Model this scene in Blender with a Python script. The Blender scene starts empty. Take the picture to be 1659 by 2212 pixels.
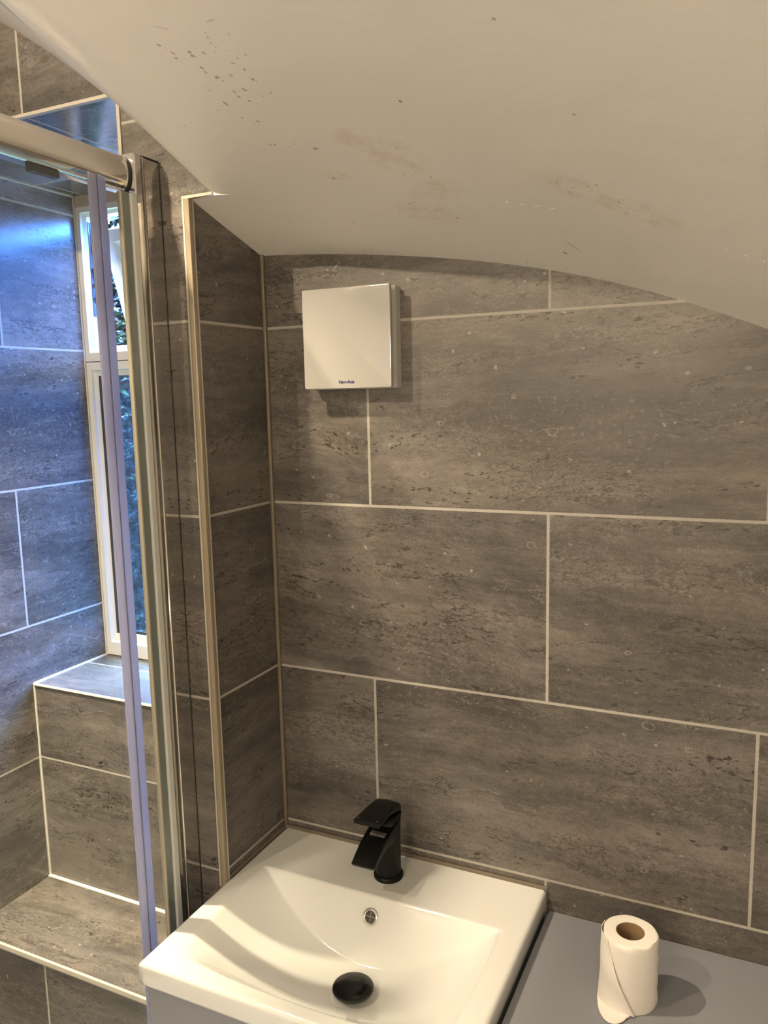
import bpy, bmesh, math, random
from mathutils import Vector, Matrix
import numpy as np

SC = bpy.context.scene
COL = SC.collection
random.seed(7)

# ------------------------------------------------------------------ camera
R = [[0.903935, 0.42708, -0.022473], [0.041266, -0.139404, -0.989375], [-0.425675, 0.893403, -0.143636]]
CAM = (0.787, -1.1903, 1.649)
FPX = 1733.29
cd = bpy.data.cameras.new('camera')
cam = bpy.data.objects.new('camera', cd)
COL.objects.link(cam)
cd.sensor_fit = 'HORIZONTAL'
cd.sensor_width = 36.0
cd.lens = FPX / 1659.0 * 36.0
cd.clip_start = 0.02
M = Matrix(((R[0][0], -R[1][0], -R[2][0], CAM[0]),
            (R[0][1], -R[1][1], -R[2][1], CAM[1]),
            (R[0][2], -R[1][2], -R[2][2], CAM[2]),
            (0, 0, 0, 1)))
cam.matrix_world = M
SC.camera = cam

# ------------------------------------------------------------------ light
SC.view_settings.view_transform = 'Standard'
SC.view_settings.look = 'None'
SC.view_settings.gamma = 1.0
SC.view_settings.use_curve_mapping = False
SC.view_settings.exposure = -0.12
SC.cycles.max_bounces = 10
SC.cycles.diffuse_bounces = 5
SC.cycles.glossy_bounces = 5
SC.cycles.transparent_max_bounces = 16
SC.cycles.sample_clamp_indirect = 6.0
SC.cycles.caustics_reflective = False
SC.cycles.caustics_refractive = False

w = bpy.data.worlds.new('dusk_sky')
SC.world = w
w.use_nodes = True
wn = w.node_tree.nodes
wl = w.node_tree.links
wn.clear()
wo = wn.new('ShaderNodeOutputWorld')
wb = wn.new('ShaderNodeBackground')
wtc = wn.new('ShaderNodeTexCoord')
wsep = wn.new('ShaderNodeSeparateXYZ')
wr = wn.new('ShaderNodeValToRGB')
wl.new(wtc.outputs['Generated'], wsep.inputs[0])
wl.new(wsep.outputs['Z'], wr.inputs[0])
wr.color_ramp.elements[0].position = 0.0
wr.color_ramp.elements[0].color = (0.0012, 0.0035, 0.006, 1)
we_ = wr.color_ramp.elements.new(.25)
we_.color = (0.012, 0.04, 0.085, 1)
wr.color_ramp.elements[1].position = 0.45
wr.color_ramp.elements[1].color = (0.055, 0.25, 1.0, 1)
wl.new(wr.outputs[0], wb.inputs[0])
wb.inputs['Strength'].default_value = 250
wl.new(wb.outputs[0], wo.inputs[0])

WARM = (1.0, 0.81, 0.56)
def lamp(name, loc, power, rad, spot=None, aim=(0, 0, -1), blend=0.5):
    ld = bpy.data.lights.new(name, 'SPOT' if spot else 'POINT')
    ld.energy = power
    ld.color = WARM
    ld.shadow_soft_size = rad
    if spot:
        ld.spot_size = math.radians(spot)
        ld.spot_blend = blend
    o = bpy.data.objects.new(name, ld)
    COL.objects.link(o)
    o.location = loc
    if spot:
        o.rotation_euler = Vector(aim).to_track_quat('-Z', 'Y').to_euler()
    return o

# sky light entering through the window: a portal in the window opening guides the sky's rays
pd = bpy.data.lights.new('window_portal', 'AREA')
pd.shape = 'RECTANGLE'; pd.size = 0.52; pd.size_y = 1.06
pd.cycles.is_portal = True
po = bpy.data.objects.new('window_portal', pd)
COL.objects.link(po)
po.location = (-0.385, 0.30, 1.57)
po.rotation_euler = (math.radians(-90), 0, 0)   # faces -y (into the room)

# ------------------------------------------------------------------ node helpers
def mat_new(name):
    m = bpy.data.materials.new(name)
    m.use_nodes = True
    m.node_tree.nodes.clear()
    return m, m.node_tree.nodes, m.node_tree.links

class G:
    def __init__(s, name):
        s.m, s.n, s.l = mat_new(name)
        s.out = s.n.new('ShaderNodeOutputMaterial')
    def node(s, t, **kw):
        x = s.n.new(t)
        for k, v in kw.items():
            setattr(x, k, v)
        return x
    def set(s, sock, v):
        if hasattr(v, 'is_output') or isinstance(v, bpy.types.NodeSocket):
            s.l.new(v, sock)
        else:
            sock.default_value = v
    def math(s, op, a, b=None, c=None, clamp=False):
        x = s.n.new('ShaderNodeMath'); x.operation = op; x.use_clamp = clamp
        s.set(x.inputs[0], a)
        if b is not None: s.set(x.inputs[1], b)
        if c is not None: s.set(x.inputs[2], c)
        return x.outputs[0]
    def vec(s, a, b, c):
        x = s.n.new('ShaderNodeCombineXYZ')
        s.set(x.inputs[0], a); s.set(x.inputs[1], b); s.set(x.inputs[2], c)
        return x.outputs[0]
    def noise(s, v, scale=1, detail=4, rough=.55, dist=0):
        x = s.n.new('ShaderNodeTexNoise')
        s.set(x.inputs['Vector'], v)
        x.inputs['Scale'].default_value = scale
        x.inputs['Detail'].default_value = detail
        x.inputs['Roughness'].default_value = rough
        x.inputs['Distortion'].default_value = dist
        return x.outputs[0]
    def ramp(s, f, stops, interp='LINEAR'):
        x = s.n.new('ShaderNodeValToRGB'); x.color_ramp.interpolation = interp
        e = x.color_ramp.elements
        while len(e) < len(stops): e.new(0.5)
        for i, (p, c) in enumerate(stops):
            e[i].position = p
            e[i].color = (c, c, c, 1) if isinstance(c, (int, float)) else (*c, 1)
        s.set(x.inputs[0], f)
        return x.outputs[0]
    def step(s, f, a, b):
        x = s.n.new('ShaderNodeMapRange'); x.interpolation_type = 'SMOOTHSTEP'
        s.set(x.inputs[0], f); x.inputs[1].default_value = a; x.inputs[2].default_value = b
        return x.outputs[0]
    def mix(s, f, a, b, blend='MIX'):
        x = s.n.new('ShaderNodeMix'); x.data_type = 'RGBA'; x.blend_type = blend
        s.set(x.inputs[0], f)
        s.set(x.inputs[6], a if not isinstance(a, tuple) or len(a) == 4 else (*a, 1))
        s.set(x.inputs[7], b if not isinstance(b, tuple) or len(b) == 4 else (*b, 1))
        return x.outputs[2]
    def bsdf(s, **kw):
        x = s.n.new('ShaderNodeBsdfPrincipled')
        for k, v in kw.items():
            k = k.replace('_', ' ')
            if isinstance(v, tuple) and len(v) == 3: v = (*v, 1)
            s.set(x.inputs[k], v)
        s.l.new(x.outputs[0], s.out.inputs[0])
        return x
    def bump(s, h, strength=.3, dist=.001):
        x = s.n.new('ShaderNodeBump')
        x.inputs['Strength'].default_value = strength
        x.inputs['Distance'].default_value = dist
        s.set(x.inputs['Height'], h)
        return x.outputs[0]

def simple(name, col, rough=.4, metal=0.0, **kw):
    g = G(name)
    g.bsdf(Base_Color=col, Roughness=rough, Metallic=metal, **kw)
    return g.m

COURSE = 1.767
def tile_material(name, bond=True, rough=.42, grout=True, tone=1.0):
    g = G(name)
    uv = g.node('ShaderNodeUVMap')
    sep = g.node('ShaderNodeSeparateXYZ'); g.l.new(uv.outputs[0], sep.inputs[0])
    u, v = sep.outputs[0], sep.outputs[1]
    rv = g.math('DIVIDE', g.math('SUBTRACT', v, COURSE), 0.3)
    k = g.math('FLOOR', rv)
    fv = g.math('SUBTRACT', rv, k)
    par = g.math('MODULO', g.math('ADD', k, 101.0), 2.0) if bond else 0.0
    us = g.math('DIVIDE', g.math('SUBTRACT', g.math('ADD', u, 60.0), g.math('ADD', 0.195, g.math('MULTIPLY', par, 0.3))), 0.6)
    iu = g.math('FLOOR', us)
    fu = g.math('SUBTRACT', us, iu)
    wn_ = g.node('ShaderNodeTexWhiteNoise', noise_dimensions='2D')
    g.l.new(g.vec(iu, k, 0.0), wn_.inputs['Vector'])
    rnd = wn_.outputs['Value']
    rz = g.math('MULTIPLY', rnd, 37.0)
    # edge distance -> grout mask
    dv = g.math('MULTIPLY', g.math('MINIMUM', fv, g.math('SUBTRACT', 1.0, fv)), 0.3)
    du = g.math('MULTIPLY', g.math('MINIMUM', fu, g.math('SUBTRACT', 1.0, fu)), 0.6)
    d = g.math('MINIMUM', du, dv)
    jit = g.math('MULTIPLY', g.math('SUBTRACT', g.noise(g.vec(u, v, 0.0), 260, 2), .5), .0012)
    gm = g.math('SUBTRACT', 1.0, g.step(g.math('ADD', d, jit), .0018, .0027))
    # slightly rotate/warp the bedding direction per tile
    sl = g.math('MULTIPLY', g.math('SUBTRACT', rnd, .5), .16)
    v2 = g.math('ADD', v, g.math('MULTIPLY', u, sl))
    wv = g.math('MULTIPLY', g.math('SUBTRACT', g.noise(g.vec(u, v, rz), 7, 3), .5), .035)
    v3 = g.math('ADD', v2, wv)
    def P(sx, sy, o=0.0):
        return g.vec(g.math('MULTIPLY', u, sx), g.math('MULTIPLY', v3, sy), g.math('ADD', rz, o))
    cloud = g.noise(P(2.6, 9), 1, 5, .55)
    band = g.noise(P(5, 38, 3), 1, 6, .62)
    streak = g.noise(P(16, 170, 5), 1, 5, .65)
    grain = g.noise(P(420, 480, 7), 1, 3, .7)
    mott = g.noise(P(38, 60, 8), 1, 5, .7)
    val = g.math('ADD', g.math('MULTIPLY', cloud, .38), g.math('MULTIPLY', band, .22))
    val = g.math('ADD', val, g.math('MULTIPLY', streak, .12))
    val = g.math('ADD', val, g.math('MULTIPLY', grain, .25))
    val = g.math('ADD', val, g.math('MULTIPLY', mott, .16))
    t = tone
    t *= .485
    col = g.ramp(val, [(.468, (.098*t, .087*t, .082*t)), (.55, (.185*t, .170*t, .157*t)),
                       (.612, (.285*t, .256*t, .235*t)), (.70, (.42*t, .375*t, .342*t))])
    # warm / cool patches
    hue = g.noise(P(3, 5, 12), 1, 2)
    col = g.mix(g.math('MULTIPLY', g.step(hue, .42, .62), .35), col, g.mix(1.0, col, (1.06, .99, .90), 'MULTIPLY'))
    # crumbly, crackled ground in bands
    crk = g.math('ABSOLUTE', g.math('SUBTRACT', g.noise(P(34, 74, 51), 1, 4, .62), .5))
    crz = g.step(g.noise(P(3, 15, 53), 1, 3), .44, .60)
    crm = g.math('MULTIPLY', g.math('SUBTRACT', 1.0, g.step(crk, .004, .030)), g.math('ADD', g.math('MULTIPLY', crz, .75), .08))
    col = g.mix(crm, col, (.050, .042, .034))
    crk2 = g.step(g.noise(P(120, 170, 57), 1, 2, .6), .56, .70)
    col = g.mix(g.math('MULTIPLY', crk2, g.math('ADD', g.math('MULTIPLY', crz, .24), .08)), col, (.29, .27, .24))
    # clusters of small dark pits that follow the bedding
    zone = g.step(g.noise(P(4, 24, 21), 1, 3), .48, .66)
    pit = g.step(g.noise(P(78, 165, 23), 1, 3, .55), .575, .65)
    pm = g.math('MULTIPLY', pit, g.math('ADD', g.math('MULTIPLY', zone, .95), .14))
    col = g.mix(pm, col, (.030, .025, .020))
    # thin cracks, dark and pale
    c1 = g.math('ABSOLUTE', g.math('SUBTRACT', g.noise(P(2.1, 8, 31), 1, 7, .62), .52))
    cm = g.math('MULTIPLY', g.math('SUBTRACT', 1.0, g.step(c1, .0012, .0050)), g.step(g.noise(P(1.6, 6, 33), 1, 2), .42, .54))
    col = g.mix(g.math('MULTIPLY', cm, .9), col, (.028, .022, .018))
    c2 = g.math('ABSOLUTE', g.math('SUBTRACT', g.noise(P(3.2, 13, 41), 1, 6, .6), .47))
    cm2 = g.math('MULTIPLY', g.math('SUBTRACT', 1.0, g.step(c2, .0008, .0035)), g.step(g.noise(P(2.5, 9, 43), 1, 2), .48, .6))
    col = g.mix(g.math('MULTIPLY', cm2, .35), col, (.34, .32, .285))
    # shell fragments: small pale dots and little rings
    def voro(sc, o):
        x = g.node('ShaderNodeTexVoronoi'); x.inputs['Scale'].default_value = sc
        g.l.new(g.vec(g.math('ADD', u, g.math('MULTIPLY', g.math('SUBTRACT', mott, .5), .022)), g.math('MULTIPLY', g.math('ADD', v, g.math('MULTIPLY', g.math('SUBTRACT', streak, .5), .012)), 1.35), g.math('ADD', rz, o)), x.inputs['Vector'])
        s2 = g.node('ShaderNodeSeparateColor'); g.l.new(x.outputs['Color'], s2.inputs[0])
        return x.outputs['Distance'], s2.outputs[0], s2.outputs[1]
    dd, r1, r2 = voro(70, 0)
    dot = g.math('MULTIPLY', g.math('SUBTRACT', 1.0, g.step(dd, .12, .24)), g.math('GREATER_THAN', r1, .955))
    col = g.mix(g.math('MULTIPLY', dot, .5), col, (.42, .40, .36))
    dd, r1, r2 = voro(34, 5)
    dd = g.math('ADD', dd, g.math('MULTIPLY', g.math('SUBTRACT', mott, .5), .25))
    ring = g.math('SUBTRACT', 1.0, g.step(g.math('ABSOLUTE', g.math('SUBTRACT', dd, g.math('ADD', .14, g.math('MULTIPLY', r2, .12)))), .01, .05))
    ring = g.math('MULTIPLY', ring, g.math('GREATER_THAN', r1, .945))
    col = g.mix(g.math('MULTIPLY', ring, .4), col, (.32, .30, .265))
    if grout:
        gcol = g.mix(g.noise(g.vec(u, v, 0.0), 60, 3), (.33, .31, .28), (.42, .395, .36))
        colf = g.mix(gm, col, gcol)
        h = g.math('SUBTRACT', g.math('MULTIPLY', g.math('ADD', g.math('MULTIPLY', grain, .12), g.math('MULTIPLY', streak, .3)), .5), g.math('ADD', g.math('MULTIPLY', gm, .9), g.math('MULTIPLY', pm, .25)))
        rr = g.math('ADD', rough, g.math('MULTIPLY', gm, .5))
    else:
        colf = col
        h = g.math('SUBTRACT', g.math('MULTIPLY', grain, .15), g.math('MULTIPLY', pm, .25))
        rr = rough
    rr = g.math('ADD', rr, g.math('MULTIPLY', g.math('SUBTRACT', mott, .5), .25))
    g.bsdf(Base_Color=colf, Roughness=rr, Specular_IOR_Level=.5, Normal=g.bump(h, .35, .0012))
    return g.m

TILE = tile_material('stone_tile')
TILE_STACK = tile_material('stone_tile_stacked', bond=False)
TILE_SEMI = tile_material('stone_tile_semi_polished', rough=.24)
TILE_POL = tile_material('stone_tile_polished', rough=.13)
WHITE_TRIM = simple('trim_cream', (.50, .46, .39), .45)
CAULK = simple('silicone_bead', (.70, .68, .63), .4)
CAULK_BROWN = simple('silicone_brown', (.165, .135, .10), .5)
TRIM_BRONZE = simple('trim_bronze', (.26, .215, .155), .35)
UPVC = simple('white_upvc', (.80, .80, .79), .28)
RUBBER = simple('black_gasket', (.02, .022, .025), .5)
CERAMIC = simple('white_ceramic', (.79, .795, .785), .09, Coat_Weight=.4, Coat_Roughness=.04)
CHROME = simple('polished_chrome', (.80, .79, .77), .09, 1.0)
CHROME_MIRROR = simple('mirror_chrome', (.80, .78, .75), .05, 1.0)
SATIN = simple('satin_aluminium', (.72, .69, .64), .13, 1.0)
BLACK = simple('matt_black', (.004, .004, .004), .42, Specular_IOR_Level=.18)
BLACK_GLOSS = simple('black_plug', (.009, .009, .010), .16)
GREY_PAINT = simple('grey_satin_paint', (.225, .235, .268), .42)
PLASTIC = simple('white_gloss_plastic', (.39, .385, .365), .07, Coat_Weight=.5, Coat_Roughness=.03)
PLASTIC_SIDE = simple('white_satin_plastic', (.54, .53, .50), .35)
BLUE_INK = simple('navy_ink', (.008, .010, .10), .3)
PLASTER = simple('white_plaster', (.8, .78, .74), .8)
FLOORM = simple('pale_vinyl', (.62, .60, .56), .5)
METAL_DARK = simple('stay_steel', (.20, .20, .21), .3, 1.0)
CARDBOARD = simple('cardboard', (.25, .165, .085), .85)
DARK_IN = simple('overflow_shade', (.03, .025, .02), .5)

def paper():
    g = G('tissue_paper')
    tc = g.node('ShaderNodeTexCoord')
    n = g.noise(tc.outputs['Object'], 900, 2)
    n2 = g.noise(tc.outputs['Object'], 60, 3)
    g.bsdf(Base_Color=(.83, .79, .74), Roughness=.9, Subsurface_Weight=.0,
           Normal=g.bump(g.math('ADD', g.math('MULTIPLY', n, .4), n2), .25, .0012))
    return g.m
PAPER = paper()

def two_sided(g, fr):
    # a thin pane: same reflectance from either face
    ge = g.node('ShaderNodeNewGeometry')
    g.l.new(g.math('SUBTRACT', 1.45, g.math('MULTIPLY', ge.outputs['Backfacing'], 1.45 - 1 / 1.45)), fr.inputs[0])
def glass_clear():
    g = G('shower_glass')
    tr = g.node('ShaderNodeBsdfTransparent'); tr.inputs[0].default_value = (.955, .975, .965, 1)
    gl = g.node('ShaderNodeBsdfGlossy'); gl.inputs['Roughness'].default_value = .02
    fr = g.node('ShaderNodeFresnel'); two_sided(g, fr)
    mx = g.node('ShaderNodeMixShader')
    g.l.new(fr.outputs[0], mx.inputs[0]); g.l.new(tr.outputs[0], mx.inputs[1]); g.l.new(gl.outputs[0], mx.inputs[2])
    g.l.new(mx.outputs[0], g.out.inputs[0])
    return g.m
GLASS = glass_clear()

def glass_edge():
    g = G('glass_edge')
    g.bsdf(Base_Color=(.17, .20, .185), Roughness=.2, Specular_IOR_Level=.8)
    return g.m
GLASS_EDGE = glass_edge()

def seal_mat(name, c, tr_amt):
    g = G(name)
    d = g.node('ShaderNodeBsdfDiffuse'); d.inputs[0].default_value = (*c, 1)
    t = g.node('ShaderNodeBsdfTranslucent'); t.inputs[0].default_value = (*c, 1)
    tp = g.node('ShaderNodeBsdfTransparent'); tp.inputs[0].default_value = (.9, .9, .93, 1)
    gl = g.node('ShaderNodeBsdfGlossy'); gl.inputs['Roughness'].default_value = .2
    a = g.node('ShaderNodeMixShader'); a.inputs[0].default_value = .72
    g.l.new(d.outputs[0], a.inputs[1]); g.l.new(t.outputs[0], a.inputs[2])
    b = g.node('ShaderNodeMixShader'); b.inputs[0].default_value = tr_amt
    g.l.new(a.outputs[0], b.inputs[1]); g.l.new(tp.outputs[0], b.inputs[2])
    c2 = g.node('ShaderNodeMixShader'); c2.inputs[0].default_value = .08
    g.l.new(b.outputs[0], c2.inputs[1]); g.l.new(gl.outputs[0], c2.inputs[2])
    g.l.new(c2.outputs[0], g.out.inputs[0])
    return g.m
SEAL = seal_mat('translucent_seal', (.68, .69, .84), .06)  # bluish seal tints stand in for sky light from behind
SEAL_LIP = seal_mat('translucent_seal_lip', (.60, .65, .90), .07)
SEAL_DK = seal_mat('translucent_seal_core', (.48, .46, .52), .06)

def obscure_glass(name, tint, transp, scale=34, transl=.12):
    g = G(name)
    tc = g.node('ShaderNodeTexCoord')
    x = g.node('ShaderNodeTexVoronoi'); x.feature = 'DISTANCE_TO_EDGE'; x.inputs['Scale'].default_value = scale
    mp = g.node('ShaderNodeMapping'); mp.inputs['Scale'].default_value = (1, 1, .55)
    g.l.new(tc.outputs['Object'], mp.inputs[0])
    wx = g.node('ShaderNodeMix'); wx.data_type = 'VECTOR'
    nz = g.node('ShaderNodeTexNoise'); nz.inputs['Scale'].default_value = 14; nz.inputs['Detail'].default_value = 4
    g.l.new(mp.outputs[0], nz.inputs['Vector'])
    wx.inputs[0].default_value = .12
    g.l.new(mp.outputs[0], wx.inputs[4]); g.l.new(nz.outputs['Color'], wx.inputs[5])
    g.l.new(wx.outputs[1], x.inputs['Vector'])
    ln = g.step(x.outputs['Distance'], .0, .09)
    nf = g.noise(tc.outputs['Object'], 70, 5, .6)
    h = g.math('ADD', g.math('MULTIPLY', ln, .5), nf)
    bm = g.bump(h, .45, .003)
    tpc = g.mix(g.math('MULTIPLY', g.step(nf, .35, .65), ln), tuple(c*.35 for c in transp), transp)
    tp = g.node('ShaderNodeBsdfTransparent'); g.l.new(tpc, tp.inputs[0])
    tl = g.node('ShaderNodeBsdfTranslucent'); tl.inputs[0].default_value = (*tint, 1); g.l.new(bm, tl.inputs['Normal'])
    gl = g.node('ShaderNodeBsdfGlossy'); gl.inputs['Roughness'].default_value = .08; g.l.new(bm, gl.inputs['Normal'])
    a = g.node('ShaderNodeMixShader'); a.inputs[0].default_value = transl
    g.l.new(tp.outputs[0], a.inputs[1]); g.l.new(tl.outputs[0], a.inputs[2])
    fr = g.node('ShaderNodeFresnel'); two_sided(g, fr); g.l.new(bm, fr.inputs['Normal'])
    b = g.node('ShaderNodeMixShader')
    g.l.new(fr.outputs[0], b.inputs[0]); g.l.new(a.outputs[0], b.inputs[1]); g.l.new(gl.outputs[0], b.inputs[2])
    g.l.new(b.outputs[0], g.out.inputs[0])
    return g.m
OBSCURE = obscure_glass('obscure_glass', (.035, .038, .036), (.60, .80, .86))
SASH_GLASS = obscure_glass('sash_glass', (.10, .07, .045), (.62, .74, .80), 40, .25)

# ------------------------------------------------------------------ mesh helpers
def tag(o, label=None, cat=None, group=None, kind=None):
    if label: o['label'] = label
    if cat: o['category'] = cat
    if group: o['group'] = group
    if kind: o['kind'] = kind
    return o

def obj(name, bm, mat, parent=None, smooth=False):
    me = bpy.data.meshes.new(name)
    bm.to_mesh(me); bm.free()
    o = bpy.data.objects.new(name, me)
    COL.objects.link(o)
    if mat: me.materials.append(mat)
    if smooth:
        for p in me.polygons: p.use_smooth = True
    if parent: o.parent = parent
    return o

def empty(name, loc=(0, 0, 0)):
    o = bpy.data.objects.new(name, None)
    COL.objects.link(o)
    o.location = loc
    o.empty_display_size = .05
    return o

def box(bm, x0, x1, y0, y1, z0, z1):
    vs = [bm.verts.new((x, y, z)) for z in (z0, z1) for y in (y0, y1) for x in (x0, x1)]
    for f in ((0, 2, 3, 1), (4, 5, 7, 6), (0, 1, 5, 4), (2, 6, 7, 3), (0, 4, 6, 2), (1, 3, 7, 5)):
        bm.faces.new([vs[i] for i in f])
    return vs

def bbox(x0, x1, y0, y1, z0, z1, bev=0, seg=3):
    bm = bmesh.new()
    box(bm, x0, x1, y0, y1, z0, z1)
    if bev:
        bmesh.ops.bevel(bm, geom=bm.edges[:], offset=bev, segments=seg, affect='EDGES', profile=.5)
    return bm

def uv_box(o, du=0.0, dv=0.0, dux=None, dvz=0.0):
    """box-project metres onto the UV map: y-facing (x,z), x-facing (y,z), z-facing (x,y)"""
    me = o.data
    uvl = me.uv_layers.new(name='UVMap')
    for p in me.polygons:
        n = p.normal
        for li in p.loop_indices:
            c = me.vertices[me.loops[li].vertex_index].co
            if abs(n.y) > .7: uv = (c.x + du, c.z + dvz)
            elif abs(n.x) > .7: uv = (c.y + (du if dux is None else dux), c.z + dvz)
            else: uv = (c.x + du, c.y + dv)
            uvl.data[li].uv = uv
    return o

def struct(name, bm, mat, parent=None, **kw):
    o = obj(name, bm, mat, parent)
    if parent is None: o['kind'] = 'structure'
    return o

def loft(bm, rings, cap=True, closed=True):
    R_ = [[bm.verts.new(p) for p in r] for r in rings]
    n = len(rings[0])
    for a, b in zip(R_, R_[1:]):
        for i in range(n if closed else n - 1):
            j = (i + 1) % n
            bm.faces.new((a[i], a[j], b[j], b[i]))
    if cap:
        bm.faces.new(R_[0][::-1]); bm.faces.new(R_[-1])
    return R_

def finish(bm):
    bmesh.ops.recalc_face_normals(bm, faces=bm.faces[:])
    return bm

def shade_auto(o, ang=35):
    me = o.data
    bm = bmesh.new(); bm.from_mesh(me)
    for f in bm.faces: f.smooth = True
    for e in bm.edges:
        if len(e.link_faces) == 2 and e.calc_face_angle(0) > math.radians(ang):
            e.smooth = False
    bm.to_mesh(me); bm.free()
    return o

# ------------------------------------------------------------------ room shell
XL = -0.6516          # tiled left wall of the shower
XB = -0.121           # window recess right reveal
YF = -0.189           # plane of the partition end / header
YW = 0.230            # window wall
XR, YN = 1.65, -2.3
SOF = 2.110           # underside of the header over the recess

o = struct('wall_back', bbox(0.0, XR, 0.0, .10, 0, 2.0), TILE); uv_box(o)
o = struct('wall_partition', bbox(XB, 0.0, YF, .266, 0, SOF + .004), TILE); uv_box(o, du=.4, dux=.4)
hb = bmesh.new()
box(hb, XL - .02, XB, YF, .266, SOF, 2.75)
box(hb, XB, 0.0, YF, .266, SOF + .004, 2.75)
box(hb, 0.0, .046, YF, YF + .008, 1.945, 2.3)
o = struct('wall_header', hb, TILE_POL); uv_box(o, du=-.082, dv=1.647)
# only the underside is the polished tile; the room face is the ordinary one
o.data.materials.append(TILE)
for p in o.data.polygons:
    if p.normal.z > -.7: p.material_index = 1
o = struct('wall_left', bbox(XL - .1, XL, YN, .266, 0, 2.75), TILE_SEMI); uv_box(o, dux=.487)
# tiled ledge under the window and the lower bench in front of it
o = struct('wall_ledge', bbox(XL, XB, .011, .266, 0, 1.036), TILE_STACK); uv_box(o, du=.85, dv=1.60)
o = struct('wall_bench', bbox(XL, XB, -.200, .011, 0, .579), TILE); uv_box(o, du=.634, dv=1.98, dux=.1)
# strip of tiled wall below the recess line is the bench itself; wall around the window
wb_ = bmesh.new()
box(wb_, XL, XL + .004, YW, .266, 1.036, SOF)
box(wb_, -.135, XB, YW, .266, 1.036, SOF)
box(wb_, XL, XB, YW, .266, 2.085, SOF)
struct('wall_window', wb_, simple('cream_reveal', (.52, .42, .33), .6))
struct('wall_right', bbox(XR, XR + .1, YN, .1, 0, 2.75), PLASTER)
o = struct('wall_near', bbox(XL - .1, XR + .1, YN - .1, YN, 0, 2.75), PLASTER)
o = struct('floor', bbox(XL - .1, XR + .1, YN - .1, .1, -.1, 0), FLOORM)

# ---- sloping plastered ceiling
bx = [0, .078, .165, .247, .324, .398, .493, .569, .661, .728, .784]
bz = [1.889, 1.883, 1.876, 1.867, 1.857, 1.844, 1.824, 1.800, 1.772, 1.749, 1.726]
pf = np.polyfit(bx, bz, 3)
dpf = np.polyder(pf)
def zback(x):
    if x > .82: return float(np.polyval(pf, .82) + np.polyval(dpf, .82) * (x - .82))
    if x < 0: return float(bz[0] - .06 * x)
    return float(np.polyval(pf, x))
def zceil(x, y, front):
    z = zback(x) + .30 * (-y)
    if front:
        w_ = .008 + .34 * max(0.0, YF - y)
        d_ = (.046 - x) / w_
        sp = w_ * (d_ if d_ > 30 else math.log1p(math.exp(d_)))
        z += .90 * sp - .42 * min(sp, .75) ** 2
    # flattens out high above the room
    if z > 2.25:
        z = 2.25 + .25 * (1 - math.exp(-(z - 2.25) / .25))
    # gentle hand-trowelled unevenness
    z += .0022 * math.sin(9 * x + 3 * y) * math.sin(7 * y - 2 * x)
    return z

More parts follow.
